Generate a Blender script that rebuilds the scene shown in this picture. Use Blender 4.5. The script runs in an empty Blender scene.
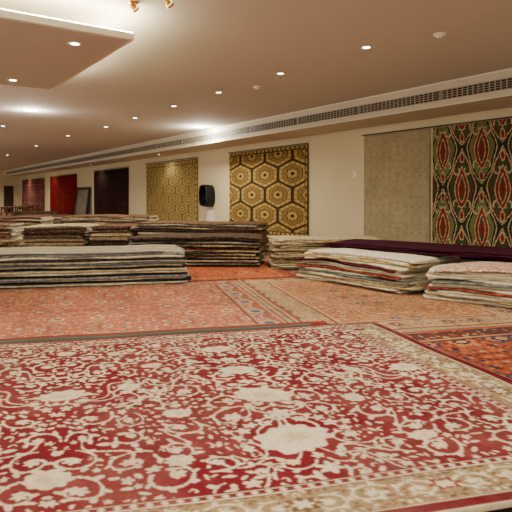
import bpy, math, random
import numpy as np
from mathutils import Vector, Matrix

scene = bpy.context.scene
col = scene.collection

def lin(c):
    c = np.asarray(c, dtype=float) / 255.0
    return np.where(c <= 0.04045, c / 12.92, ((c + 0.055) / 1.055) ** 2.4)
def L4(c):
    v = lin(c); return (float(v[0]), float(v[1]), float(v[2]), 1.0)

def tag(o, label, cat, group=None):
    o["label"] = label; o["category"] = cat
    if group: o["group"] = group
    return o
def link(o):
    col.objects.link(o); return o
def structure(o):
    o["kind"] = "structure"; return o

# ------------------------------------------------------------------ materials
def base_mat(name, rough=0.9, spec=0.2):
    m = bpy.data.materials.new(name); m.use_nodes = True
    nt = m.node_tree; b = nt.nodes["Principled BSDF"]
    b.inputs["Roughness"].default_value = rough
    b.inputs["Specular IOR Level"].default_value = spec
    return m, nt, b
def plain(name, c, rough=0.8, spec=0.3, metal=0.0, var=0.06, scale=3.0, bump=0.0, bscale=200):
    m, nt, b = base_mat(name, rough, spec)
    b.inputs["Metallic"].default_value = metal
    tc = nt.nodes.new("ShaderNodeTexCoord")
    n = nt.nodes.new("ShaderNodeTexNoise"); n.inputs["Scale"].default_value = scale
    n.inputs["Detail"].default_value = 5
    nt.links.new(tc.outputs["Object"], n.inputs["Vector"])
    r = nt.nodes.new("ShaderNodeValToRGB")
    v = lin(c)
    r.color_ramp.elements[0].position = 0.3; r.color_ramp.elements[1].position = 0.7
    r.color_ramp.elements[0].color = (*[float(x * (1 - var)) for x in v], 1)
    r.color_ramp.elements[1].color = (*[float(min(1, x * (1 + var))) for x in v], 1)
    nt.links.new(n.outputs["Fac"], r.inputs["Fac"])
    nt.links.new(r.outputs["Color"], b.inputs["Base Color"])
    if bump:
        n2 = nt.nodes.new("ShaderNodeTexNoise"); n2.inputs["Scale"].default_value = bscale
        nt.links.new(tc.outputs["Object"], n2.inputs["Vector"])
        bp = nt.nodes.new("ShaderNodeBump"); bp.inputs["Strength"].default_value = bump
        bp.inputs["Distance"].default_value = 0.004
        nt.links.new(n2.outputs["Fac"], bp.inputs["Height"])
        nt.links.new(bp.outputs["Normal"], b.inputs["Normal"])
    return m
def emis(name, c, s):
    m, nt, b = base_mat(name)
    b.inputs["Emission Color"].default_value = L4(c)
    b.inputs["Emission Strength"].default_value = s
    b.inputs["Base Color"].default_value = L4(c)
    return m
def woven_attr_mat(name, var=0.18):
    m, nt, b = base_mat(name, 0.95, 0.08)
    a = nt.nodes.new("ShaderNodeAttribute"); a.attribute_name = "weave"
    tc = nt.nodes.new("ShaderNodeTexCoord")
    n = nt.nodes.new("ShaderNodeTexNoise"); n.inputs["Scale"].default_value = 90; n.inputs["Detail"].default_value = 3
    n1 = nt.nodes.new("ShaderNodeTexNoise"); n1.inputs["Scale"].default_value = 2.2; n1.inputs["Detail"].default_value = 4
    nt.links.new(tc.outputs["Object"], n.inputs["Vector"]); nt.links.new(tc.outputs["Object"], n1.inputs["Vector"])
    ad = nt.nodes.new("ShaderNodeMath"); ad.operation = 'ADD'
    nt.links.new(n.outputs["Fac"], ad.inputs[0]); nt.links.new(n1.outputs["Fac"], ad.inputs[1])
    mr = nt.nodes.new("ShaderNodeMapRange")
    mr.inputs["From Min"].default_value = 0.6; mr.inputs["From Max"].default_value = 1.4
    mr.inputs["To Min"].default_value = 1 - var; mr.inputs["To Max"].default_value = 1 + var
    nt.links.new(ad.outputs[0], mr.inputs["Value"])
    vm = nt.nodes.new("ShaderNodeVectorMath"); vm.operation = 'SCALE'
    nt.links.new(a.outputs["Color"], vm.inputs[0]); nt.links.new(mr.outputs["Result"], vm.inputs["Scale"])
    nt.links.new(vm.outputs[0], b.inputs["Base Color"])
    n2 = nt.nodes.new("ShaderNodeTexNoise"); n2.inputs["Scale"].default_value = 260
    nt.links.new(tc.outputs["Object"], n2.inputs["Vector"])
    bp = nt.nodes.new("ShaderNodeBump"); bp.inputs["Strength"].default_value = 0.5; bp.inputs["Distance"].default_value = 0.004
    nt.links.new(n2.outputs["Fac"], bp.inputs["Height"]); nt.links.new(bp.outputs["Normal"], b.inputs["Normal"])
    return m
WOVEN = woven_attr_mat("woven_pile", .22)

def rug_edge_mat(name, cols, scale=60, const=False):
    m, nt, b = base_mat(name, 0.95, 0.08)
    tc = nt.nodes.new("ShaderNodeTexCoord")
    n = nt.nodes.new("ShaderNodeTexNoise"); n.inputs["Scale"].default_value = scale*.25; n.inputs["Detail"].default_value = 4
    n.inputs["Roughness"].default_value = .7
    nt.links.new(tc.outputs["Object"], n.inputs["Vector"])
    r = nt.nodes.new("ShaderNodeValToRGB")
    if const: r.color_ramp.interpolation = 'CONSTANT'
    e = r.color_ramp.elements
    e[0].position = .36; e[0].color = L4(cols[1]); e[1].position = .60; e[1].color = L4(cols[2])
    k = e.new(.5); k.color = L4(cols[0])
    nt.links.new(n.outputs["Fac"], r.inputs["Fac"]); nt.links.new(r.outputs["Color"], b.inputs["Base Color"])
    n2 = nt.nodes.new("ShaderNodeTexNoise"); n2.inputs["Scale"].default_value = 120
    nt.links.new(tc.outputs["Object"], n2.inputs["Vector"])
    bp = nt.nodes.new("ShaderNodeBump"); bp.inputs["Strength"].default_value = 0.6; bp.inputs["Distance"].default_value = 0.006
    nt.links.new(n2.outputs["Fac"], bp.inputs["Height"]); nt.links.new(bp.outputs["Normal"], b.inputs["Normal"])
    return m
def stripe_mat(name, axis, cols, period):
    m, nt, b = base_mat(name, 0.95, 0.08)
    tc = nt.nodes.new("ShaderNodeTexCoord")
    d = nt.nodes.new("ShaderNodeVectorMath"); d.operation = 'DOT_PRODUCT'
    nt.links.new(tc.outputs["Object"], d.inputs[0]); d.inputs[1].default_value = (axis[0]/period, axis[1]/period, .3/period)
    f = nt.nodes.new("ShaderNodeMath"); f.operation = 'FRACT'; nt.links.new(d.outputs["Value"], f.inputs[0])
    r = nt.nodes.new("ShaderNodeValToRGB"); r.color_ramp.interpolation = 'CONSTANT'; e = r.color_ramp.elements
    e[0].position = 0; e[0].color = L4(cols[0][1]); e[1].position = cols[1][0]; e[1].color = L4(cols[1][1])
    for (p, c) in cols[2:]:
        k = e.new(p); k.color = L4(c)
    nt.links.new(f.outputs[0], r.inputs["Fac"]); nt.links.new(r.outputs["Color"], b.inputs["Base Color"])
    return m

M_ceil = plain("painted_ceiling", (206, 202, 192), 0.9, 0.1, var=0.015)
M_panel = plain("panel_underside_paint", (196, 191, 178), 0.9, 0.1, var=0.015)
M_white = plain("white_gypsum", (238, 232, 214), 0.85, 0.2, var=0.02)
M_soffit = plain("beige_bulkhead_paint", (206, 198, 176), 0.85, 0.2, var=0.02)
M_wall = plain("cream_wall_paint", (214, 201, 164), 0.85, 0.2, var=0.05, scale=.8)
M_dark = plain("dark_grille", (44, 38, 32), 0.7, var=0.05)
M_metal = plain("grille_metal", (164, 156, 138), 0.5, 0.4, var=0.03)
M_brass = plain("polished_brass", (200, 150, 70), 0.3, 0.5, metal=1.0, var=0.05)
M_black = plain("black_plastic", (14, 14, 15), 0.45, 0.4, var=0.1)
M_paper = plain("white_paper", (225, 222, 212), 0.7, var=0.03)
M_canvas = plain("dim_canvas", (130, 120, 102), 0.8, var=0.25, scale=4)
M_fringe = plain("cotton_fringe", (200, 186, 152), 0.95, 0.1, var=0.15, scale=40)
M_back = plain("rug_backing", (160, 146, 120), 0.95, 0.1, var=0.15, scale=20, bump=0.5)
M_edge = plain("cream_rug_edge", (204, 194, 168), 0.95, 0.1, var=0.2, scale=25, bump=0.5)
M_wood = plain("dark_wood", (60, 34, 20), 0.5, 0.4, var=0.2, scale=6)
M_bwood = plain("brown_wood", (104, 62, 36), 0.5, 0.4, var=0.2, scale=6)
M_bulb = emis("lamp_glow", (255, 240, 214), 25)
M_bulb_big = emis("bright_lamp_glow", (255, 240, 210), 260)
M_bulb_small = emis("lamp_glow_soft", (255, 236, 200), 10)
M_cove = emis("cove_strip_glow", (255, 238, 196), 80)

# floor
m, nt, b = base_mat("worn_floor_carpet", 0.9, 0.1)
tc = nt.nodes.new("ShaderNodeTexCoord"); v = nt.nodes.new("ShaderNodeTexVoronoi"); v.inputs["Scale"].default_value = 9
nt.links.new(tc.outputs["Object"], v.inputs["Vector"])
s = nt.nodes.new("ShaderNodeSeparateColor"); nt.links.new(v.outputs["Color"], s.inputs[0])
r = nt.nodes.new("ShaderNodeValToRGB"); r.color_ramp.interpolation = 'CONSTANT'
r.color_ramp.elements[0].color = L4((132, 94, 70)); r.color_ramp.elements[1].position = .5; r.color_ramp.elements[1].color = L4((110, 76, 58))
k = r.color_ramp.elements.new(.8); k.color = L4((146, 122, 94))
nt.links.new(s.outputs[0], r.inputs["Fac"]); nt.links.new(r.outputs["Color"], b.inputs["Base Color"])
M_floor = m

# ------------------------------------------------------------------ mesh helpers
def mesh_from(name, verts, faces, mats, midx=None, smooth=False):
    me = bpy.data.meshes.new(name)
    me.from_pydata([tuple(map(float, p)) for p in verts], [], faces)
    for mm in mats: me.materials.append(mm)
    if midx is not None: me.polygons.foreach_set("material_index", midx)
    if smooth: me.polygons.foreach_set("use_smooth", [True] * len(me.polygons))
    me.update()
    return link(bpy.data.objects.new(name, me))

def boxes(name, lst, mat, bevel=0.0):
    V = []; F = []
    for (x0, x1, y0, y1, z0, z1) in lst:
        n = len(V)
        V += [(x0, y0, z0), (x1, y0, z0), (x1, y1, z0), (x0, y1, z0), (x0, y0, z1), (x1, y0, z1), (x1, y1, z1), (x0, y1, z1)]
        F += [(n, n+3, n+2, n+1), (n+4, n+5, n+6, n+7), (n, n+1, n+5, n+4), (n+1, n+2, n+6, n+5), (n+2, n+3, n+7, n+6), (n+3, n, n+4, n+7)]
    o = mesh_from(name, V, F, [mat])
    if bevel:
        bv = o.modifiers.new("bevel", 'BEVEL'); bv.width = bevel; bv.segments = 2
    return o

def lathe(name, prof, mat, n=24, smooth=True):
    V = []; F = []
    for (r_, z_) in prof:
        for i in range(n):
            a = 2 * math.pi * i / n; V.append((r_ * math.cos(a), r_ * math.sin(a), z_))
    for j in range(len(prof) - 1):
        for i in range(n):
            F.append((j*n+i, j*n+(i+1) % n, (j+1)*n+(i+1) % n, (j+1)*n+i))
    return mesh_from(name, V, F, [mat], smooth=smooth)

# ------------------------------------------------------------------ room
XW = -46.6
structure(boxes("floor", [(XW-.2, 8, -7, 9.5, -0.1, 0)], M_floor))
structure(boxes("ceiling", [(XW-.2, 8, -7, 9.5, 3.33, 3.45)], M_ceil))
structure(boxes("wall_north", [(XW-.2, 8, 9.3, 9.5, 0, 3.33)], M_wall))
structure(boxes("wall_west", [(XW-.2, XW, -7, 9.3, 0, 3.33)], M_wall))
structure(boxes("baseboard_north", [(XW, 8, 9.28, 9.3, 0, 0.1)], M_wood))
structure(boxes("trim_1", [(XW, 8, 8.2, 9.3, 2.89, 3.33)], M_soffit))
structure(boxes("trim_2", [(XW, 8, 8.17, 8.2, 3.30, 3.32), (XW, 8, 8.18, 8.2, 2.89, 2.905)], M_white))
structure(boxes("trim_3", [(-9.0, -5.58, -4.0, 2.28, 3.0, 3.07)], M_white))
structure(boxes("trim_4", [(-8.95, -5.63, -3.95, 2.23, 2.994, 3.0)], M_panel))
structure(boxes("trim_5", [(-8.0, -6.6, -3.0, 1.3, 3.07, 3.33)], M_white))
structure(boxes("door_1", [(XW+.02, XW+.07, 8.1, 8.8, 0, 2.1), (XW+.07, XW+.1, 8.2, 8.7, 1.15, 1.95), (XW+.07, XW+.1, 8.2, 8.7, 0.15, 1.05)], M_wood, 0.01))

cs = boxes("cove_light_strip", [(-8.98, -5.60, 2.17, 2.27, 3.07, 3.085), (-5.70, -5.60, -3.8, 2.17, 3.07, 3.085), (-8.98, -8.88, -3.8, 2.17, 3.07, 3.085)], M_cove)
tag(cs, "warm glowing light strip on top of the dropped ceiling panel", "cove light")

# vents
def vent(x0, x1):
    fr = boxes("linear_air_vent", [(x0, x1, 8.175, 8.2, 3.165, 3.178), (x0, x1, 8.175, 8.2, 3.0, 3.012), (x0, x0+.012, 8.175, 8.2, 3.012, 3.165), (x1-.012, x1, 8.175, 8.2, 3.012, 3.165)], M_metal)
    tag(fr, "long slotted air-conditioning grille set in the bulkhead", "air vent", "air grilles along the bulkhead")
    bk = boxes("dark_recess", [(x0+.012, x1-.012, 8.194, 8.199, 3.012, 3.165)], M_dark)
    n = int((x1 - x0 - .04) / 0.10)
    L = [(x0 + .03 + i*.10, x0 + .045 + i*.10, 8.182, 8.194, 3.012, 3.165) for i in range(n)]
    L += [(x0+.012, x1-.012, 8.184, 8.194, zz, zz+.010) for zz in (3.045, 3.085, 3.125)]
    sl = boxes("louver", L, M_metal)
    bk.parent = fr; sl.parent = fr
x = -46.0
while x < 3.5:
    vent(x, x + 1.99); x += 2.0

# downlights
LC = (1.0, 0.89, 0.735)
def downlight(x, y, z=3.33, r=0.05, power=60, lamp=True, rad=0.05, mat=None):
    ring = lathe("downlight", [(r, -0.002), (r*1.5, -0.006), (r*1.6, 0), (r*1.6, 0.003), (r, 0.003), (r, -0.002)], M_white)
    ring.location = (x, y, z - 0.004)
    tag(ring, "round recessed ceiling downlight, lit warm", "downlight", "recessed ceiling downlights")
    d = lathe("lamp", [(0.0005, -0.006), (r*.6, -0.005), (r*.98, 0.0)], mat or M_bulb)
    d.parent = ring
    if lamp:
        ld = bpy.data.lights.new("downlight_beam", 'SPOT'); ld.energy = power; ld.color = LC
        ld.spot_size = math.radians(150); ld.spot_blend = 0.8; ld.shadow_soft_size = rad
        lo = link(bpy.data.objects.new("light_source", ld)); lo.parent = ring; lo.location = (0, 0, -0.03)
    return ring
def glow(parent, e, dz, rad=.06):
    ld = bpy.data.lights.new("lamp_glow", 'POINT'); ld.energy = e; ld.color = LC; ld.shadow_soft_size = rad
    lo = link(bpy.data.objects.new("light_source", ld)); lo.parent = parent; lo.location = (0, 0, dz)
P = 165
for X in (-2.9, -5.18, -7.1, -9.09, -11.05, -13.3, -15.5):
    downlight(X, 5.45, power=P)
for X in (-18.5, -23, -29): downlight(X, 5.2, power=P*2.4)
for X in (-17, -21): downlight(X, 2.93, power=P*1.2, r=.05)
bl = downlight(-13.5, 2.93, power=P*2, r=.13, mat=M_bulb_big); glow(bl, 110, -.12, .10)
downlight(-36, 6, power=P*4); downlight(-43, 6.5, power=P*3)
for X in (-1.0, -3.2): downlight(X, 2.9, power=P*1.3)  # out-of-view downlights, added to light the front carpet
for X in (0.8, -1.3, -3.2): downlight(X, 0.4, power=P*1.2)  # unseen row above the camera, also added for the front carpet
downlight(-6.07, 1.78, z=2.994, power=P*.6); downlight(-8.5, 1.6, z=2.994, power=P*.6)
for X in (-19, -27, -36, -43): downlight(X, 8.75, z=2.89, power=60, r=.04)
wl = downlight(-13.9, 7.75, power=90, r=.11, mat=M_bulb_big)
glow(wl, 170, -.18)

for (X, Y, e) in ((1.5, -2.6, 760), (-4.5, -3.4, 760), (-12.5, -2.4, 900), (-21, -2.4, 1000), (-31, -2.4, 1300)):  # unseen torchiere uplighters, added only to brighten the ceiling
    o = lathe("added_uplighter", [(0.0005, 0), (.16, 0), (.16, .02), (.03, .04), (.0005, .045)], M_brass); o.location = (X, Y, 0.0)
    tag(o, "unseen brass uplighter added to brighten the ceiling", "added uplighter", "added unseen ceiling uplighters")
    p_ = lathe("pole", [(.014, .03), (.014, 1.75)], M_brass); p_.parent = o
    s_ = lathe("lamp_shade", [(.02, 1.74), (.09, 1.76), (.17, 1.84), (.175, 1.84), (.09, 1.75), (.02, 1.73)], M_white); s_.parent = o
    ld = bpy.data.lights.new("added_ceiling_light", 'SPOT'); ld.energy = e; ld.color = (1, .93, .82); ld.spot_size = math.radians(172); ld.spot_blend = .5; ld.shadow_soft_size = .1
    lo = link(bpy.data.objects.new("light_source", ld)); lo.parent = o; lo.location = (0, 0, 1.9); lo.rotation_euler = (math.pi, 0, 0)

for (X, Y) in ((-4.23, 5.76), (-8.2, 5.75)):
    o = lathe("smoke_detector", [(0.0005, -0.05), (0.03, -0.05), (0.045, -0.035), (0.05, -0.02), (0.075, -0.018), (0.08, 0.0)], M_white)
    o.location = (X, Y, 3.33); tag(o, "small round white smoke detector on the ceiling", "smoke detector")
for (X, Y) in ((-5.38, 2.18), (-5.05, 2.42)):
    o = lathe("brass_spotlight", [(0.0005, -0.015), (0.05, -0.015), (0.06, 0.0)], M_brass); o.location = (X, Y, 3.33)
    tag(o, "small polished brass ceiling spotlight", "spotlight")
    a = lathe("arm", [(0.008, -0.04), (0.008, -0.015)], M_brass); a.parent = o
    h = lathe("lamp_shade", [(0.045, -0.05), (0.035, -0.02), (0.02, 0.03), (0.0005, 0.035)], M_brass); h.parent = o
    h.location = (0, 0, -0.045); h.rotation_euler = (0.9, 0.4, 0)
    bb = lathe("bulb", [(0.0005, -0.035), (0.03, -0.035), (0.038, -0.02)], M_bulb_small); bb.parent = h

# ------------------------------------------------------------------ pattern canvas
class Canvas:
    def __init__(s, w, h, res, bg):
        s.res = res; s.n = int(round(w/res)); s.m = int(round(h/res)); s.w = w; s.h = h
        s.img = np.empty((s.n, s.m, 3)); s.img[:] = lin(bg)
        s.mask = np.zeros((s.n, s.m), bool)
    def _win(s, a, b, r):
        i0 = max(0, int((a-r)/s.res)); i1 = min(s.n, int((a+r)/s.res)+2)
        j0 = max(0, int((b-r)/s.res)); j1 = min(s.m, int((b+r)/s.res)+2)
        if i0 >= i1 or j0 >= j1: return None
        A, B = np.meshgrid((np.arange(i0, i1)+.5)*s.res - a, (np.arange(j0, j1)+.5)*s.res - b, indexing='ij')
        return i0, i1, j0, j1, A, B
    def _put(s, w, k, c):
        i0, i1, j0, j1 = w[:4]
        s.img[i0:i1, j0:j1][k] = lin(c); s.mask[i0:i1, j0:j1] |= k
    def disc(s, a, b, r, c):
        w = s._win(a, b, r)
        if w: s._put(w, w[4]**2 + w[5]**2 <= r*r, c)
    def ell(s, a, b, ra, rb, ang, c):
        w = s._win(a, b, max(ra, rb))
        if w:
            x = w[4]*math.cos(ang)+w[5]*math.sin(ang); y = -w[4]*math.sin(ang)+w[5]*math.cos(ang)
            s._put(w, (x/ra)**2+(y/rb)**2 <= 1, c)
    def lobed(s, a, b, r, n, amp, c, ph=0, sx=1, sy=1):
        w = s._win(a, b, r*1.5*max(sx, sy))
        if w:
            th = np.arctan2(w[5]/sy, w[4]/sx); d = np.hypot(w[4]/sx, w[5]/sy)
            s._put(w, d <= r*(1+amp*np.cos(n*th+ph)), c)
    def curve(s, pts, r, c):
        for (a, b) in pts: s.disc(a, b, r, c)
    def free(s, a, b, r):
        w = s._win(a, b, r)
        if not w: return False
        return not s.mask[w[0]:w[1], w[2]:w[3]].any()

def mirror_tile(t, n, m, oi=0, oj=0):
    i = (np.arange(n) + oi) % (2*t.shape[0]); i = np.where(i >= t.shape[0], 2*t.shape[0]-1-i, i)
    j = (np.arange(m) + oj) % (2*t.shape[1]); j = np.where(j >= t.shape[1], 2*t.shape[1]-1-j, j)
    return t[np.ix_(i, j)]

def spiral(cv, a, b, R, turns, ph, sgn, c, wd, rnd, leafc, flower=True, leaf=0.022):
    pts = []; N = int(turns*60)
    for k in range(N):
        f = k/(N-1); th = ph + sgn*f*turns*2*math.pi; rr = R*(1-f*0.8)
        pts.append((a+rr*math.cos(th), b+rr*math.sin(th)))
    for k, (x, y) in enumerate(pts): cv.disc(x, y, wd*(.75+.4*math.sin(k*.23+ph)**2), c)
    for k in range(4, int(N*.75), 9):
        th = ph + sgn*(k/(N-1))*turns*2*math.pi; x, y = pts[k]
        q = th + sgn*0.9
        cv.ell(x+math.cos(q)*leaf*.8, y+math.sin(q)*leaf*.8, leaf*(.6+.6*rnd.random()), leaf*.42, q+rnd.uniform(-.3, .3), leafc)
    if flower:
        cv.lobed(a, b, R*.27, 6, .25, c, rnd.random()*6)

def scatter_tile(size, res, ground, pal, seed, vine, nsp=5, big=2, fill=160, fr=(.018, .04), bigr=(.06, .10)):
    rnd = random.Random(seed)
    cv = Canvas(size[0], size[1], res, ground)
    for k in range(nsp):
        spiral(cv, rnd.uniform(.05, size[0]-.05), rnd.uniform(.05, size[1]-.05), rnd.uniform(.07, .11), 1.3, rnd.random()*6, rnd.choice((-1, 1)), vine, res*.8, rnd, rnd.choice(pal), False)
    for k in range(big):
        a = rnd.choice((0, size[0], size[0]*.5)); b = rnd.uniform(0, size[1])
        R = rnd.uniform(*bigr)
        c1, c2, c3 = rnd.choice(pal), rnd.choice(pal), rnd.choice(pal)
        cv.lobed(a, b, R, 8, .15, c1); cv.lobed(a, b, R*.65, 8, .2, c2); cv.disc(a, b, R*.3, c3)
    for k in range(fill):
        a = rnd.uniform(0, size[0]); b = rnd.uniform(0, size[1]); R = rnd.uniform(*fr)
        if cv.free(a, b, R*.8):
            if rnd.random() < .5:
                cv.lobed(a, b, R, 5, .3, rnd.choice(pal), rnd.random()*6); cv.disc(a, b, R*.35, rnd.choice(pal))
            else:
                cv.ell(a, b, R, R*.5, rnd.random()*3, rnd.choice(pal))
    return cv.img

def persian(W, L, res, ground, pal, vine, bground, bpal, bands, seed, fill=420, fr=(.012, .028), bigr=(.06, .10), big=3):
    n = int(round(W/res)); m_ = int(round(L/res))
    img = mirror_tile(scatter_tile((.85, .7), res, ground, pal, seed, vine, 6, big, fill, fr, bigr), n, m_)
    bt = mirror_tile(scatter_tile((.28, .45), res, bground, bpal, seed+7, vine, 3, 1, 140, (.014, .03)), n, m_)
    A, B = np.meshgrid((np.arange(n)+.5)*res, (np.arange(m_)+.5)*res, indexing='ij')
    d = np.minimum(np.minimum(A, W-A), np.minimum(B, L-B))
    lo = 0
    for (w, c) in bands:
        k = (d >= lo) & (d < lo+w)
        if c == 'B': img[k] = bt[k]
        else: img[k] = lin(c)
        lo += w
    dr = .10*np.sin(A*1.7+seed)+.08*np.sin(B*1.3+seed*2)+.06*np.sin(B*5.3+A*2)
    return img*(1+dr)[..., None]

def sheet(name, O, eu, ev, en, img, res, thick, wave=None, mats=None):
    n, m_ = img.shape[:2]
    O = np.array(O, float); eu = np.array(eu, float); ev = np.array(ev, float); en = np.array(en, float)
    ii = np.arange(n)*res; jj = np.arange(m_)*res
    A, B = np.meshgrid(np.concatenate([[ii[0]], ii, [ii[-1]]]), np.concatenate([[jj[0]], jj, [jj[-1]]]), indexing='ij')
    H = np.full(A.shape, float(thick))
    if wave is not None: H = H + wave(A, B)
    H[0, :] = 0; H[-1, :] = 0; H[:, 0] = 0; H[:, -1] = 0
    for s_ in ((1, slice(None)), (-2, slice(None)), (slice(None), 1), (slice(None), -2)):
        H[s_] = np.where(H[s_] > 0, H[s_]*0.75, 0)
    V = O[None, None] + A[..., None]*eu + B[..., None]*ev + H[..., None]*en
    if abs(en[2]) > .5:
        V = V + (.006*np.sin(B*3.3+O[0]))[..., None]*eu + (.005*np.sin(A*4.1+O[1]))[..., None]*ev
    C = np.ones(A.shape + (4,)); C[..., :3] = np.pad(img, ((1, 1), (1, 1), (0, 0)), mode='edge')
    N, Mm = A.shape
    idx = np.arange(N*Mm).reshape(N, Mm)
    q = np.stack([idx[:-1, :-1], idx[1:, :-1], idx[1:, 1:], idx[:-1, 1:]], -1).reshape(-1, 4)
    if np.dot(np.cross(eu, ev), en) < 0: q = q[:, ::-1]
    bq = np.array([[idx[0, 0], idx[0, -1], idx[-1, -1], idx[-1, 0]]])
    if np.dot(np.cross(eu, ev), en) < 0: bq = bq[:, ::-1]
    q = np.concatenate([q, bq])
    me = bpy.data.meshes.new(name)
    me.vertices.add(N*Mm); me.vertices.foreach_set("co", V.reshape(-1).astype(np.float32))
    me.loops.add(q.size); me.loops.foreach_set("vertex_index", q.reshape(-1).astype(np.int32))
    me.polygons.add(len(q)); me.polygons.foreach_set("loop_start", np.arange(0, q.size, 4, dtype=np.int32))
    me.polygons.foreach_set("loop_total", np.full(len(q), 4, dtype=np.int32))
    me.update(calc_edges=True)
    at = me.color_attributes.new("weave", 'FLOAT_COLOR', 'POINT')
    at.data.foreach_set("color", C.reshape(-1).astype(np.float32))
    me.materials.append(WOVEN)
    me.validate()
    return link(bpy.data.objects.new(name, me))

def fringe(parent, O, d, out, length, z, rnd, ln=0.05, step=0.012, floorz=.016, drop=.03):
    V = []; F = []
    O = np.array((O[0], O[1], 0.)); d = np.array((d[0], d[1], 0.)); out = np.array((out[0], out[1], 0.))
    t = 0
    while t < length:
        l = ln*(.5+.8*rnd.random()); sk = rnd.uniform(-.02, .02)
        p0 = O + d*t; p1 = p0 + d*.007; e0 = p0 + out*l + d*sk; e1 = e0 + d*.005
        n = len(V)
        mid0 = (p0+e0)/2; mid1 = (p1+e1)/2
        ze = max(floorz, z-drop)
        for p, zz in ((p0, z), (p1, z), (mid1, z*.6+ze*.4), (mid0, z*.6+ze*.4), (e1, ze), (e0, ze)):
            V.append((p[0], p[1], zz))
        F += [(n, n+1, n+2, n+3), (n+3, n+2, n+4, n+5)]
        t += step*rnd.uniform(.7, 1.3)
    o = mesh_from("fringe", V, F, [M_fringe]); o.parent = parent; o["kind"] = "stuff"; o["label"] = "cream cotton fringe"
    return o

U2 = np.array((0.935, -0.355)); V2 = np.array((-0.355, -0.935))
U3 = (0.935, -0.355, 0); V3 = (-0.355, -0.935, 0); Z3 = (0, 0, 1)
UM = np.array((.958, -.286)); VMv = np.array((-.37, -.929))
UM3 = (*UM, 0); VM3 = (*VMv, 0)
Cc = np.array((-3.57, 3.87))
def PT(u, v, z=0, o=Cc):
    p = o + U2*u + V2*v
    return (p[0], p[1], z)
def PM(u, v, z=0):
    p = Cc + UM*u + VMv*v
    return (p[0], p[1], z)

# ------------------------------------------------------------------ main carpet
RED = (96, 21, 30); CREAM = (188, 175, 148)
res = 0.005
W, Lc = 2.93, 4.4
n = int(round(W/res)); m_ = int(round(Lc/res))
rnd = random.Random(9)
HB = 1.15
t = Canvas(W, HB, res, RED)
def bloom(a, b_, r_, sy=1.2):
    t.lobed(a, b_, r_*1.12, 9, .08, CREAM, rnd.random(), 1, sy)
    t.lobed(a, b_, r_*.40, 6, .2, (176, 158, 128), 0, 1, sy)
for (a, r_) in ((.55, .07), (1.08, .08), (1.60, .105), (2.19, .125)): bloom(a, 0, r_, 1.4)
for (a, r_) in ((.82, .04), (1.34, .045), (1.90, .05), (2.5, .05)): t.lobed(a, 0, r_, 6, .3, CREAM)
for (a, r_) in ((.45, .045), (1.32, .08), (2.35, .065)): bloom(a, HB, r_, 1.4)
for (a, b_, r_) in ((.85, .55, .04), (1.75, .52, .05), (1.25, .75, .045), (2.3, .62, .05), (.5, .8, .04)): bloom(a, b_, r_, 1.3)
cand = 0; placed = []
while cand < 5000 and len(placed) < 78:
    cand += 1
    a = rnd.uniform(.14, W-.22); b_ = rnd.uniform(.07, HB-.05); R = rnd.uniform(.07, .135)
    if all(math.hypot(a-p[0], b_-p[1]) > (R+p[2])*.92 for p in placed) and t.free(a, b_, R*.35):
        placed.append((a, b_, R))
for (a, b_, R) in placed:
    spiral(t, a, b_, R, rnd.uniform(.8, 1.25), rnd.random()*6.28, rnd.choice((-1, 1)), CREAM, rnd.uniform(.006, .009), rnd, CREAM, True, rnd.uniform(.020, .034))
nl = 0
for k in range(500):
    p, q = rnd.sample(placed, 2)
    dd_ = math.hypot(p[0]-q[0], p[1]-q[1])
    if dd_ > .42 or dd_ < .18: continue
    nl += 1
    if nl > 24: break
    nx, ny = -(q[1]-p[1])/dd_, (q[0]-p[0])/dd_
    t.curve([(p[0]+(q[0]-p[0])*f+nx*.06*math.sin(f*6.28), p[1]+(q[1]-p[1])*f+ny*.06*math.sin(f*6.28)) for f in [i/120 for i in range(121)]], .006, CREAM)
for k in range(9000):
    a = rnd.uniform(0, W); b_ = rnd.uniform(0, HB); R = rnd.uniform(.015, .037)
    if t.free(a, b_, R*1.0):
        z_ = rnd.random()
        if z_ < .3: t.lobed(a, b_, R*.9, 5, .32, CREAM, rnd.random()*6)
        elif z_ < .65:
            q = rnd.random()*6.28
            for s in range(14): t.disc(a+R*.75*math.cos(q+s*.25), b_+R*.75*math.sin(q+s*.25), R*(.12+.014*s), CREAM)
        else: t.ell(a, b_, R*1.05, R*.42, rnd.random()*3.14, CREAM)
oj = int(round((2*HB - 1.65)/res))
img = mirror_tile(t.img, n, m_, 0, oj)
A, B = np.meshgrid((np.arange(n)+.5)*res, (np.arange(m_)+.5)*res, indexing='ij')
wi = .018*np.sin(B*9+A*3)+.010*np.sin(A*17+B*5); wj = .020*np.sin(A*8+B*4)+.010*np.sin(B*19+A*6)
I = np.clip(((A+wi)/res).astype(int), 0, n-1); J = np.clip(((B+wj)/res).astype(int), 0, m_-1)
img = img[I, J]
def vnoise(seed, cell):
    r_ = np.random.RandomState(seed); g = r_.rand(int(W/cell)+3, int(Lc/cell)+3)
    x = A/cell; y = B/cell; xi = x.astype(int); yi = y.astype(int); fx = x-xi; fy = y-yi
    fx = fx*fx*(3-2*fx); fy = fy*fy*(3-2*fy)
    return (g[xi, yi]*(1-fx)+g[xi+1, yi]*fx)*(1-fy)+(g[xi, yi+1]*(1-fx)+g[xi+1, yi+1]*fx)*fy
BG = (132, 114, 82); BR = (92, 70, 46); BR2 = (188, 176, 146)
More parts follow.
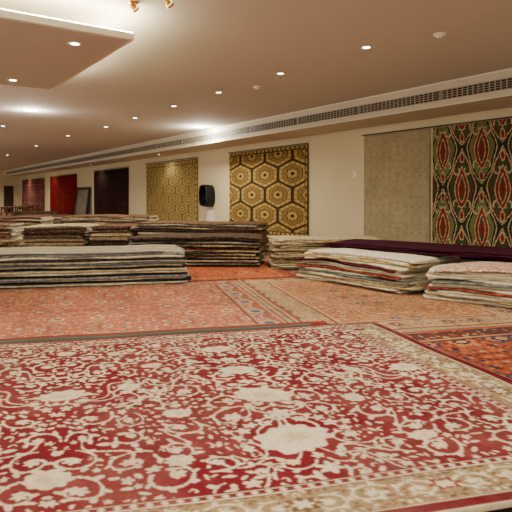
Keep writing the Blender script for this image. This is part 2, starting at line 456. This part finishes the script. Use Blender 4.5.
def border_tile(BG, BR, BR2, RD):
    bt = Canvas(.62, .32, res, BG)
    rnd = random.Random(11)
    spiral(bt, .12, .15, .10, 1.3, 0, 1, BR2, .010, rnd, BR2, True, .028)
    spiral(bt, .33, .17, .10, 1.2, 2.5, -1, BR2, .010, rnd, BR2, True, .028)
    spiral(bt, .52, .14, .09, 1.3, 1.5, 1, BR2, .009, rnd, BR2, True, .026)
    bt.lobed(0, .16, .065, 7, .2, RD); bt.lobed(0, .16, .04, 7, .2, BR2)
    bt.lobed(.62, .16, .07, 8, .2, BR); bt.lobed(.62, .16, .04, 6, .25, BR2)
    for k in range(2500):
        a = rnd.uniform(0, .62); b_ = rnd.uniform(.01, .31); R = rnd.uniform(.010, .024)
        if bt.free(a, b_, R*.9): bt.ell(a, b_, R, R*.5, rnd.random()*3.14, rnd.choice((BR, BR, BR2, BR2, RD)))
    return bt.img
T1 = border_tile(BG, BR, BR2, (112, 50, 44)); T2 = border_tile((100, 26, 32), (170, 150, 118), CREAM, (150, 90, 70))
du = np.minimum(A, W-A); dv = np.minimum(B, Lc-B); d = np.minimum(du, dv)
along = np.where(du < dv, B, A)
def samp(tile, al, ac):
    i = (al/res).astype(int) % (2*tile.shape[0]); i = np.where(i >= tile.shape[0], 2*tile.shape[0]-1-i, i)
    j = np.clip((ac/res).astype(int), 0, tile.shape[1]-1)
    return tile[i, j]
bd = [(.0, .010, (190, 176, 144)), (.010, .080, (88, 16, 25)), (.080, .090, CREAM), (.090, .345, 'T'), (.345, .353, RED), (.353, .361, CREAM), (.361, .40, 'D'), (.40, .408, CREAM), (.408, .42, RED)]
far = (A < W/2) & (du <= dv)
sc = np.where(far, .55, np.where(du <= dv, .80, 1.0))
for lo, hi, c in bd:
    k = (d >= lo*sc) & (d < hi*sc)
    if c == 'T':
        ac = np.clip((d-lo*sc)/sc*1.2, 0, 1)
        q1 = samp(T1, along, ac); q2 = samp(T2, along, ac)
        img[k & ~far] = q1[k & ~far]; img[k & far] = q2[k & far]
    elif c == 'D':
        ph = (along[k] % .06) - .03; rr = np.hypot(ph, d[k]-(lo+hi)/2*sc[k])
        img[k] = np.where((rr < .014)[:, None], lin(CREAM), lin((96, 26, 34)))
    else: img[k] = lin(c)
img = (img*2 + np.roll(img, 1, 0) + np.roll(img, -1, 0) + np.roll(img, 1, 1) + np.roll(img, -1, 1))/6
wear = np.clip((vnoise(1, .35)*.6+vnoise(2, .08)*.4-.34)*.45, 0, .20)
img = img*(1-wear[..., None]) + lin((146, 104, 90))*wear[..., None]
img = img*(.88+.24*vnoise(3, .02))[..., None]
def wv(A, B):
    return 0.003*np.sin(A*5+1.3*np.sin(B*2)) + 0.003*np.sin(B*4.1+A) + .003
main = sheet("patterned_carpet", PM(0, 0, .078), UM3, VM3, Z3, img, res, .018, wv)
tag(main, "large deep-red carpet with cream floral arabesques and cream border", "carpet")
fringe(main, PM(-0.0, 0)[:2], UM, -V2, 2.92, .09, random.Random(2), .065, .014)

for i, (du_, dv_, z0, c, c2, nm) in enumerate(((-.46, .75, .016, (140, 128, 98), (92, 100, 86), "grey-green"), (-.36, .36, .037, (110, 26, 30), (140, 60, 50), "dark red"), (-.22, .55, .058, (66, 70, 60), (94, 98, 84), "dark grey-green"))):
    Lr = 3.9; Wr = 3.0; r2 = .02
    nn, mm = int(Wr/r2), int(Lr/r2)
    im = np.empty((nn, mm, 3)); im[:] = lin(c)
    A2, B2 = np.meshgrid((np.arange(nn)+.5)*r2, (np.arange(mm)+.5)*r2, indexing='ij')
    d2 = np.minimum(np.minimum(A2, Wr-A2), np.minimum(B2, Lr-B2))
    im[(d2 > .05) & (d2 < .09)] = lin(c2)
    o = sheet("carpet", PM(du_, dv_, z0), UM3, VM3, Z3, im, r2, .014, lambda A, B: .003*np.sin(B*5+i)*np.exp(-A*3)+.003)
    tag(o, nm + " carpet lying flat beneath the red floral carpet", "carpet")

# ------------------------------------------------------------------ floor rugs
C1 = np.array((-6.98, 4.43))
def ripple(seed, amp=.006):
    return lambda A, B: amp*(1+np.sin(A*2.3+1.1*np.sin(B*1.7+seed)+seed))*.7 + amp*.4*(1+np.sin(B*4.3+A*1.5+seed))
im = persian(3.3, 4.6, .01, (156, 94, 68), [(188, 152, 116), (76, 84, 96), (126, 56, 46), (192, 168, 130), (88, 98, 104), (170, 104, 70)], (156, 124, 98),
             (138, 82, 62), [(178, 150, 118), (80, 82, 92), (164, 108, 76)], [(.03, (124, 86, 70)), (.03, (158, 130, 102)), (.22, 'B'), (.03, (152, 122, 96)), (.03, (112, 58, 50))], 3, 2600, (.011, .024), (.05, .07), 3)
R1 = sheet("carpet", PT(0, 0, 0, C1), U3, V3, Z3, im, .01, .008, ripple(1, .002))
tag(R1, "faded rose and rust floral carpet lying on the floor", "carpet")
fringe(R1, PT(0, 0, 0, C1)[:2], U2, -V2, 3.2, .012, random.Random(3), .04, .02)
O2 = PT(0.0, -2.65, 0, C1)
im = persian(3.45, 2.58, .01, (158, 110, 76), [(188, 160, 118), (104, 66, 54), (178, 142, 98), (82, 88, 92), (156, 82, 56)], (172, 144, 106),
             (162, 132, 96), [(122, 62, 48), (82, 82, 86), (182, 162, 122)], [(.03, (156, 134, 102)), (.04, (128, 70, 52)), (.3, 'B'), (.03, (128, 62, 48)), (.03, (168, 144, 106))], 8, 2600, (.011, .024), (.05, .07), 3)
o = sheet("carpet", O2, U3, V3, Z3, im, .01, .008, ripple(2))
tag(o, "tan and terracotta floral carpet lying on the floor", "carpet")
O3 = PT(3.5, -2.65, 0, C1)
im = persian(3.4, 2.58, .01, (142, 68, 40), [(38, 40, 56), (168, 106, 66), (48, 52, 68), (164, 134, 98), (66, 38, 38)], (52, 50, 62),
             (86, 48, 40), [(162, 90, 56), (44, 46, 58), (164, 134, 100)], [(.03, (96, 46, 36)), (.05, (150, 82, 52)), (.22, 'B'), (.04, (162, 116, 78)), (.03, (50, 44, 50))], 21, 900, (.016, .036), (.08, .12), 6)
o = sheet("carpet", O3, U3, V3, Z3, im, .01, .010, ripple(3))
tag(o, "rust-orange carpet with bold dark geometric figures on the floor", "carpet")
fringe(o, PT(0.0, 2.58, 0, np.array(O3[:2]))[:2], U2, V2, 1.0, .014, random.Random(4), .04, .02)
fringe(o, PT(0.0, 0.3, 0, np.array(O3[:2]))[:2], V2, -U2, 2.2, .014, random.Random(14), .05, .018)
O5 = PT(3.35, -.03, 0, C1)
im = persian(3.6, 4.4, .02, (140, 92, 72), [(170, 140, 112), (84, 84, 88), (118, 60, 50)], (146, 120, 98),
             (130, 82, 66), [(170, 144, 116), (84, 80, 84)], [(.04, (120, 84, 70)), (.24, 'B'), (.04, (150, 124, 98))], 61, 500, (.02, .04))
o = sheet("carpet", O5, U3, V3, Z3, im, .02, .008, ripple(5, .002))
tag(o, "faded brown-rose carpet lying beneath the red floral carpet", "carpet")
O4 = PT(-2.9, -1.1, 0, C1)
im = persian(2.85, 1.9, .01, (160, 80, 48), [(182, 114, 68), (124, 50, 38), (184, 138, 92), (74, 58, 58)], (176, 106, 64),
             (146, 68, 46), [(176, 116, 74), (86, 50, 46)], [(.04, (128, 54, 38)), (.16, 'B'), (.04, (176, 124, 78))], 31)
o = sheet("carpet", O4, U3, V3, Z3, im, .01, .010, ripple(4, .003))
tag(o, "orange-red carpet lying between the rug stacks", "carpet")

# ------------------------------------------------------------------ folded rugs
def folded_rug(O, a, b_, L, D, zc, t, seed, mats, sag, wave, fr=False, ragged=1.0):
    rnd = random.Random(seed)
    g = t*.5 + .0012; Hh = g + t*.5
    outer = []; inner = []
    ss = [D, D*.75, D*.5, D*.25, .05]
    for s_ in ss: outer.append((s_, Hh)); inner.append((s_, g - t*.5))
    for k in range(1, 8):
        th = math.pi/2 + math.pi*k/8
        outer.append((Hh + Hh*1.25*math.cos(th), Hh*math.sin(th)))
        inner.append((Hh + .004*math.cos(th), (g-t*.5)*math.sin(th)))
    for s_ in reversed(ss): outer.append((s_, -Hh)); inner.append((s_, -(g-t*.5)))
    K = len(outer)
    Nm = max(12, int(L/.09))
    st = [0, .012, .03, .06, .10] + [.15+(L-.30)*i/Nm for i in range(Nm+1)] + [L-.10, L-.06, L-.03, L-.012, L]
    N = len(st)-1
    V = []; F = []; MI = []
    p1, p2, p3 = rnd.random()*6, rnd.random()*6, rnd.random()*6
    R0, R1_ = rnd.uniform(.03, .12), rnd.uniform(.03, .12)
    for i, x in enumerate(st):
        f = x/L
        edge = ragged*(.018*math.sin(x*3.1+p1) + .010*math.sin(x*7.3+p2) + .005*math.sin(x*23+p3))
        for (e, R) in ((x, R0), (L-x, R1_)):
            if e < R: edge += R - math.sqrt(max(0, R*R-(R-e)**2))
        for ring in (outer, inner):
            for (s_, z_) in ring:
                w1 = max(0, 1 - s_/D)
                s2 = s_ + edge*w1
                xx = x + .022*ragged*math.sin(s_*5+p2)*(1 if f > .5 else -1)*(abs(2*f-1)**8)
                zz = z_ + wave(xx, s2) - sag*(abs(2*f-1)**6) - sag*.5*max(0, 1-s2/.12)**2
                V.append((O[0]+a[0]*xx+b_[0]*s2, O[1]+a[1]*xx+b_[1]*s2, zc+zz))
    S = 2*K
    for i in range(N):
        b0 = i*S; b1 = (i+1)*S
        for k in range(K-1):
            F.append((b0+k, b1+k, b1+k+1, b0+k+1)); MI.append(0)
            F.append((b0+K+k+1, b1+K+k+1, b1+K+k, b0+K+k)); MI.append(1)
        for k in (0, K-1):
            q = (b0+k, b0+K+k, b1+K+k, b1+k); F.append(q if k == 0 else q[::-1]); MI.append(2)
    for (bb, rev) in ((0, False), (N*S, True)):
        for k in range(K-1):
            q = (bb+k, bb+k+1, bb+K+k+1, bb+K+k); F.append(q[::-1] if rev else q); MI.append(2)
    o = mesh_from("folded_rug", V, F, mats, MI, smooth=False)
    if fr:
        zz = zc - sag + wave(0, D/2)
        fringe(o, (O[0]+b_[0]*.14, O[1]+b_[1]*.14), b_, (-a[0], -a[1]), D-.16, zz, rnd, .06, .016, .016, .026)
    return o

def MM(name, cols, **k): return rug_edge_mat(name, cols, **k)
greys = [MM("grey_blue_rug", [(116, 116, 112), (90, 92, 94), (148, 142, 126)]), MM("cream_rug", [(196, 188, 158), (174, 164, 132), (208, 200, 172)]),
         MM("charcoal_rug", [(44, 42, 42), (34, 32, 34), (64, 58, 54)]), MM("sand_rug", [(176, 162, 126), (154, 138, 102), (190, 178, 146)]),
         MM("slate_rug", [(88, 90, 92), (70, 72, 76), (114, 110, 102)])]
darks = [MM("black_brown_rug", [(46, 38, 34), (32, 26, 24), (70, 56, 46)]), MM("umber_rug", [(92, 70, 50), (64, 46, 34), (124, 98, 70)]),
         MM("dark_red_rug", [(84, 34, 32), (56, 26, 28), (112, 64, 50)]), MM("olive_brown_rug", [(136, 122, 94), (106, 92, 68), (162, 146, 114)]),
         MM("walnut_rug", [(70, 54, 44), (50, 38, 32), (98, 80, 62)]), MM("stone_grey_rug", [(134, 128, 116), (110, 106, 98), (158, 150, 132)]),
         MM("sand_beige_rug", [(172, 156, 124), (146, 130, 98), (188, 174, 144)])]
beiges = [MM("beige_rug", [(178, 162, 126), (154, 138, 102), (192, 178, 144)]), MM("oat_rug", [(190, 178, 146), (170, 156, 120), (204, 192, 160)]),
          MM("ochre_rug", [(154, 132, 92), (126, 104, 70), (176, 156, 118)]), MM("brown_grey_rug", [(104, 92, 76), (80, 70, 58), (130, 116, 96)])]
brights = [MM("ivory_rug", [(204, 192, 162), (186, 174, 140), (214, 204, 178)]), MM("brick_red_rug", [(132, 60, 48), (104, 42, 38), (156, 92, 68)]),
           MM("gold_rug", [(176, 152, 104), (150, 122, 78), (194, 174, 132)]), MM("maroon_rug", [(66, 18, 28), (46, 12, 22), (88, 30, 38)]),
           MM("pale_rug", [(208, 198, 172), (192, 180, 150), (218, 210, 188)]), MM("teal_grey_rug", [(106, 110, 104), (84, 88, 86), (136, 132, 116)])]
MAROON = MM("maroon_top_rug", [(50, 14, 28), (38, 10, 24), (64, 20, 34)])
PALETOP = MM("pale_patterned_rug", [(204, 190, 160), (168, 110, 88), (216, 206, 182)], scale=110, const=True)
STRIPE = stripe_mat("striped_grey_beige_rug", (-.919, .394), [(0, (168, 160, 136)), (.2, (60, 56, 56)), (.32, (190, 182, 154)), (.48, (106, 104, 98)), (.60, (182, 174, 146)), (.78, (54, 50, 50)), (.90, (160, 150, 126))], .44)
MULTI = MM("dark_patterned_rug", [(96, 62, 48), (58, 40, 36), (150, 122, 88)], scale=110, const=True)

def stack(O, a, D, L, H, pal, seed, gname, desc, back=M_back, edge=M_edge, top=None, t=.015, order=None, z0=.016, jit=.05, sag=.02, fr=0, taper=0, wamp=.008, ragged=1.0):
    rnd = random.Random(seed)
    a = np.array(a, float); a /= np.linalg.norm(a); b_ = np.array((-a[1], a[0]))
    if b_ @ np.array((-.82, .572)) < 0: b_ = -b_
    pitch = 2*t + .0024 + .003
    nl = int(round(H/pitch)); z = z0
    w1, w2, w3 = rnd.random()*6, rnd.random()*6, rnd.uniform(2, 3.4)
    for k in range(nl):
        ang = rnd.uniform(-.014, .014); ca, sa = math.cos(ang), math.sin(ang)
        aa = np.array((a[0]*ca-a[1]*sa, a[0]*sa+a[1]*ca)); bb = np.array((b_[0]*ca-b_[1]*sa, b_[0]*sa+b_[1]*ca))
        oo = np.array(O) + a*(rnd.uniform(-jit, jit)+taper*k/nl) + b_*rnd.uniform(-jit*.6, jit*.6)
        LL = L*(1+rnd.uniform(-.03, .02)); DD = D*(1+rnd.uniform(-.04, .04))
        amp = wamp*(k/nl)
        wave = lambda x, s_, amp=amp: amp*math.sin(x*w3+w1)+amp*.6*math.sin(x*w3*2.3+w2)
        mt = pal[(order[k % len(order)] if order else rnd.randrange(len(pal)))]
        if top and k == nl-1: mt = top
        nm = mt.name.replace("_", " ").replace(" top", "")
        o = folded_rug(oo, aa, bb, LL, DD, z + pitch/2, t, seed*100+k, [mt, back, edge], sag*k/nl, wave, fr and rnd.random() < fr, ragged)
        tag(o, "folded " + nm + " in " + desc, "rug", gname)
        z += pitch
    return z

VN = np.array((-.394, -.919))
stack((-7.12, 3.74), VN, 1.0, 3.1, .49, greys, 1, "long grey and cream rug stack", "a long striped stack", order=[1, 2, 1, 0, 2, 1, 3, 2, 1, 4, 1, 2, 1, 0, 2, 1], t=.0135, jit=.05, top=STRIPE, sag=.012, taper=.05, wamp=.005)
stack((-7.95, 5.62), (-.62, -.785), 1.0, 2.4, .55, darks, 2, "dark brown rug stack", "a dark stack", order=[0, 5, 4, 6, 0, 3, 4, 6, 0, 6, 2, 0, 3, 4, 5, 0], t=.0125, edge=beiges[2], top=darks[4], ragged=1.6)
stack((-9.84, 6.95), (-2.06, -1.91), 1.0, 3.0, .66, darks, 3, "tall dark rug stack", "a tall dark stack near the wall", t=.014, edge=darks[3], top=darks[1])
stack((-7.55, 5.72), (.45, .89), .75, 2.0, .54, beiges, 4, "beige rug stack", "a beige stack by the wall", t=.012, edge=beiges[1], ragged=1.6)
z4 = stack((-4.65, 5.60), (-1, -.1), 1.05, 1.92, .455, brights, 5, "cream and maroon rug stack", "a mixed cream stack", order=[0, 4, 2, 0, 5, 4, 1, 0, 4, 3, 0, 2, 0, 4], t=.0140, top=brights[4], jit=.09, sag=.025, fr=.85, wamp=.010, ragged=1.8)
stack((-4.29, 5.62), (.96, .28), .80, 2.0, .43, brights, 6, "pale cream rug stack", "a pale fringed stack", order=[4, 2, 0, 4, 1, 0, 4, 5, 0, 4, 0, 4, 2], t=.0140, top=PALETOP, jit=.09, sag=.035, fr=.85, wamp=.012, ragged=1.8)
z6 = stack((-4.62, 6.70), (.96, .26), 1.0, 2.2, .455, brights, 7, "maroon rug stack", "a stack close to the wall", t=.0140, top=MAROON, sag=.004, jit=.015, wamp=.002)
aa = np.array((.963, .27)); bb_ = np.array((-.27, .963))
for k in range(3):
    o = folded_rug((-6.48+.05*k, 5.78+.02*k), aa, bb_, 3.75-.06*k, .95, max(z4, z6)+.003+.0135*(2*k+1), .0115, 900+k, [MAROON, MAROON, MAROON], .004, lambda x, s_: .002*math.sin(x*2.2), False, 1.4)
    tag(o, "long dark purple-maroon rug laid across two cream stacks", "rug", "maroon rug stack")
mixed = [beiges[0], darks[0], beiges[3], darks[4], darks[5], darks[3], MULTI]
stack((-12.5, 3.85), (-.6, -.85), 1.0, 1.45, .60, mixed, 8, "cream and brown rug stack", "a stack standing apart", t=.014, jit=.06, top=darks[3])
stack((-11.9, 4.75), (-.62, -.85), 1.0, .95, .60, mixed, 9, "small mixed rug stack", "a small mixed stack", t=.014, top=MULTI, jit=.03)
stack((-13.5, 2.45), (-.5, -.9), 1.0, 1.8, .62, darks, 10, "brown rug stack", "a brown stack standing apart", t=.014, top=MULTI)
stack((-14.6, 6.4), (-.6, -.8), 1.2, 2.6, .70, darks, 11, "dark rug stack at the back", "a dark stack behind others", t=.016)
stack((-16.6, 3.9), (-.5, -.87), 1.2, 2.6, .66, darks, 14, "low dark rug stack", "a dark stack behind others", t=.016, top=MULTI)
stack((-22, 6.2), (-.5, -1), 1.4, 2.2, .5, darks, 12, "distant brown rug stack", "a far brown stack", t=.02, top=MULTI)
stack((-30, 7.6), (-.5, -1), 1.4, 2.0, .42, darks, 13, "distant dark rug stack", "a far dark stack", t=.022)

# small wooden furniture at the far end
def table(x, y, w_, d_, h_):
    o = boxes("table", [(-w_/2, w_/2, -d_/2, d_/2, h_-.04, h_)], M_bwood, .01); o.location = (x, y, 0)
    for (sx, sy) in ((-1, -1), (1, -1), (1, 1), (-1, 1)):
        cx, cy = sx*(w_/2-.06), sy*(d_/2-.06)
        l = boxes("leg", [(cx-.03, cx+.03, cy-.03, cy+.03, 0, h_-.04)], M_bwood, .004); l.parent = o
    for sy in (-1, 1):
        ap = boxes("apron", [(-w_/2+.09, w_/2-.09, sy*(d_/2-.06)-.01, sy*(d_/2-.06)+.01, h_-.14, h_-.04)], M_bwood); ap.parent = o
    tag(o, "small brown wooden table at the end of the hall", "table")
def chair(x, y, rot):
    o = boxes("chair", [(-.22, .22, -.22, .22, .42, .46)], M_bwood, .01); o.location = (x, y, 0); o.rotation_euler = (0, 0, rot)
    for (sx, sy) in ((-1, -1), (1, -1), (1, 1), (-1, 1)):
        l = boxes("leg", [(sx*.19-.02, sx*.19+.02, sy*.19-.02, sy*.19+.02, 0, .42)], M_bwood, .003); l.parent = o
    bk = boxes("backrest", [(-.21, -.17, .18, .22, .46, .95), (.17, .21, .18, .22, .46, .95), (-.17, .17, .19, .21, .86, .94), (-.17, .17, .19, .21, .68, .74)], M_bwood, .004); bk.parent = o
    tag(o, "brown wooden chair beside a small table", "chair")
table(-30, 5.6, 1.4, .9, .75); chair(-28.6, 5.4, 2.4); chair(-31.6, 6.4, .4); table(-33.5, 6.9, 1.3, .8, .75)

# ------------------------------------------------------------------ hanging rugs
def grid(W, H, res):
    n = int(W/res); m2 = int(H/res)
    return np.meshgrid((np.arange(n)+.5)*res, (np.arange(m2)+.5)*res, indexing='ij')
def hang(x0, x1, z0, z1, img, res, label, seed=0):
    def w_(A, B):
        return .012*(1+np.sin(A*4+seed))*(.4+.6*(1-B/(z1-z0))) + .006*(1+np.sin(A*9+B*2+seed))
    o = sheet("hanging_rug", (x0, 9.285, z0), (1, 0, 0), (0, 0, 1), (0, -1, 0), img, res, .012, w_)
    tag(o, label, "rug")
    rod = boxes("hanging_rail", [(x0-.03, x1+.03, 9.22, 9.245, z1-.005, z1+.02)], M_wood, .004); rod.parent = o
    return o
# ikat: tall flowing ogees in columns
A, B = grid(2.1, 2.5, .01)
rs = np.random.RandomState(4)
jit = np.repeat(rs.uniform(-.016, .016, A.shape[0]//2+1), 2)[:A.shape[0], None]
Y = B + jit + .2; AX = A + .16
per = .84; rowp = 1.5
GR, CR, RD, OL, DG, BK = (60, 70, 44), (184, 168, 126), (126, 36, 34), (106, 108, 64), (44, 50, 34), (26, 24, 22)
im = np.empty(A.shape+(3,)); im[:] = lin(DG)
def setc(k, c): im[k] = lin(c)
for sh in (0, 1):
    xx = (AX + sh*per/2) % per - per/2
    yy = (Y + sh*rowp/2) % rowp - rowp/2
    ax = np.abs(xx)
    def body(rx, ry, y0=0.0, sharp=1.5):
        q = np.clip(1-np.abs((yy-y0)/ry)**sharp, 0, 1); return rx*q*(1-.28*np.clip((yy-y0)/ry, -1, 1))
    outer_ = body(.30, .73, 0, 1.7)*(1+.05*np.cos(yy*2*math.pi/.5))
    setc(ax < outer_, CR); setc(ax < outer_-.020, RD if sh else BK); setc(ax < outer_-.045, BK); setc(ax < outer_-.055, GR if sh else OL)
    for cy, sg in ((.30, 1), (-.36, -1)):
        rr = np.hypot(ax-.115, (yy-cy)*.8); m1 = (rr < .075) & (rr > .048) & ((yy-cy)*sg < .05); setc(m1 & (ax < outer_-.03), CR)
    b1 = body(.165, .44, -.03, 1.8)
    for (dlt, c) in ((0, BK), (.010, CR), (.030, RD), (.085, CR), (.10, GR), (.13, RD)):
        setc(ax < b1-dlt, c)
    for y0 in (.54, -.57):
        e = np.hypot(xx/.036, (yy-y0)/.08); setc(e < 1.35, CR); setc(e < 1, RD)
hang(-6.98, -4.88, .2, 2.7, im, .01, "ikat-patterned wall rug in dark green, red and cream", 1)
A, B = grid(1.84, 2.5, .01)
im = mirror_tile(scatter_tile((.5, .6), .01, (160, 148, 116), [(176, 164, 132), (136, 126, 98), (164, 148, 114)], 41, (150, 142, 116), 0, 0, 900, (.012, .024)), *A.shape)
hang(-8.88, -7.04, .2, 2.7, im, .01, "pale beige wall rug with small faded flecks", 2)
# gold interlocking hexagonal medallions
def hex_rug(W, H, res, px, pz, outl, gold, gold2, deep, bw):
    A, B = grid(W, H, res)
    im = np.empty(A.shape+(3,)); im[:] = lin(outl)
    best = np.full(A.shape, 9.); X = np.zeros(A.shape); Z = np.zeros(A.shape)
    for sh in (0, .5):
        x = (A + sh*px) % px - px/2; z = (B + sh*pz*2) % (pz*2) - pz
        ax = np.abs(x)/(px/2); az = np.abs(z)/(pz*.667)
        h = .85*np.maximum(ax, .5*ax+az) + .15*np.hypot(ax, az)
        k = h < best; best[k] = h[k]; X[k] = x[k]; Z[k] = z[k]
    o_ = best; th = np.arctan2(Z/pz, X/px*1.15); rr = np.hypot(X/px*2, Z/pz*1.6)
    im[o_ < .90] = lin(gold); im[o_ < .70] = lin(deep); im[o_ < .64] = lin(gold2)
    k = (o_ < .87) & (o_ > .74) & (np.cos(th*14) > .5); im[k] = lin(gold2)
    im[rr < .42*(1+.18*np.cos(8*th))] = lin(deep); im[rr < .32*(1+.15*np.cos(8*th))] = lin(gold); im[rr < .13] = lin(outl)
    d2 = np.minimum(np.minimum(A, W-A), np.minimum(B, H-B))
    im[d2 < bw] = lin(deep)
    al = np.where(np.minimum(A, W-A) < np.minimum(B, H-B), B, A)
    k = (d2 < bw*.78) & (d2 > bw*.25) & (np.sin(al*2*math.pi/.2) > -.2); im[k] = lin(gold)
    im[(d2 < bw) & (d2 > bw*.86)] = lin(outl); im[d2 < bw*.12] = lin(outl)
    return im
im = hex_rug(3.9, 2.5, .012, 1.30, .58, (58, 44, 28), (164, 138, 80), (126, 102, 56), (92, 70, 40), .12)
hang(-14.78, -10.88, .18, 2.68, im, .012, "gold wall rug with dark-outlined hexagonal medallions", 3)
im = hex_rug(4.5, 2.5, .015, 1.1, .34, (112, 94, 54), (172, 152, 96), (148, 128, 76), (124, 104, 60), .2)
hang(-21.4, -16.9, .16, 2.66, im, .015, "pale mustard wall rug with fine lattice pattern", 4)
def simple(W, H, res, ground, pal, bg, seed):
    return persian(W, H, res, ground, pal, pal[0], bg, pal, [(.05, pal[0]), (.25, 'B'), (.05, pal[0])], seed)
hang(-28.2, -23.4, .1, 2.62, simple(4.8, 2.52, .02, (40, 22, 22), [(60, 34, 30), (30, 18, 20), (74, 40, 30)], (34, 18, 18), 51), .02, "dark maroon-black wall rug", 5)
hang(-37.1, -31.2, .1, 2.58, simple(5.9, 2.48, .03, (120, 20, 20), [(104, 16, 18), (136, 36, 30), (90, 16, 16)], (96, 14, 16), 52), .03, "deep red wall rug", 6)
hang(-45.6, -38.6, .1, 2.56, simple(7.0, 2.46, .03, (130, 80, 72), [(104, 54, 50), (150, 110, 94), (90, 54, 54)], (96, 46, 46), 53), .03, "faded rose wall rug", 7)

# ------------------------------------------------------------------ leaning frame
fr = boxes("leaning_picture", [(-1.1, 1.1, -.03, .03, 0, .14), (-1.1, 1.1, -.03, .03, 1.64, 1.78), (-1.1, -.9, -.03, .03, .14, 1.64), (.9, 1.1, -.03, .03, .14, 1.64)], M_black, .008)
fr.location = (-29.75, 9.0, 0.01); fr.rotation_euler = (math.radians(-7), 0, 0)
tag(fr, "large black-framed dim picture leaning against the wall", "picture")
pn = boxes("picture_panel", [(-.9, .9, -.01, .01, .14, 1.64)], M_canvas); pn.parent = fr

# ------------------------------------------------------------------ wall telephone hood
V = []; F = []
NA, NB = 16, 9
for j in range(NB):
    f = j/(NB-1); dep = .32*f
    for i in range(NA*2):
        th = 2*math.pi*i/(NA*2)
        ex = 2.8
        c, s_ = math.cos(th), math.sin(th)
        k = (abs(c)**ex+abs(s_)**ex)**(-1/ex)
        sc_ = 1 - .10*f**3
        V.append((.29*k*c*sc_, -dep, .375*k*s_*sc_ + (.04*f if s_ > 0 else 0)))
M2 = NA*2
for j in range(NB-1):
    for i in range(M2): F.append((j*M2+i, j*M2+(i+1) % M2, (j+1)*M2+(i+1) % M2, (j+1)*M2+i))
F.append(tuple(range(M2)))
hd = mesh_from("telephone_hood", V, F, [M_black], smooth=True); hd.location = (-16.0, 9.27, 1.3)
so = hd.modifiers.new("s", 'SOLIDIFY'); so.thickness = .025
tag(hd, "black rounded telephone hood mounted on the cream wall", "telephone")
ph = boxes("telephone", [(-.11, .11, -.1, -.03, -.18, .14)], M_black, .015); ph.parent = hd
kp = boxes("keypad", [(-.05 + i*.037, -.022 + i*.037, -.106, -.1, -.12 + j*.04, -.095 + j*.04) for i in range(3) for j in range(4)], M_paper); kp.parent = ph
hs = boxes("handset", [(-.16, -.12, -.13, -.09, -.14, .12), (-.165, -.115, -.16, -.08, .08, .14), (-.165, -.115, -.16, -.08, -.16, -.10)], M_black, .012); hs.parent = hd
nb = boxes("wall_notice_box", [(-16.14, -15.78, 9.2, 9.3, .42, .82), (-16.12, -15.8, 9.19, 9.2, .45, .79)], M_paper, .008)
tag(nb, "small white box fixed on the wall under the telephone", "box")
th_ = boxes("thermostat", [(-9.25, -9.13, 9.275, 9.3, 1.75, 1.9), (-9.23, -9.15, 9.27, 9.275, 1.8, 1.88)], M_white, .005)
tag(th_, "small white thermostat on the cream wall", "thermostat")

# ------------------------------------------------------------------ world / camera
w = bpy.data.worlds.new("world"); scene.world = w; w.use_nodes = True
bg = w.node_tree.nodes["Background"]; bg.inputs["Color"].default_value = (1.0, .94, .83, 1); bg.inputs["Strength"].default_value = 1.6

cd = bpy.data.cameras.new("camera"); cam = link(bpy.data.objects.new("camera", cd))
cd.sensor_width = 36; cd.lens = 36*540/512; cd.shift_y = -60/512; cd.clip_end = 200
cam.location = (0, 0, 1.3)
cam.rotation_euler = (math.radians(90), 0, math.atan2(.572, -.82) - math.pi/2)
scene.camera = cam
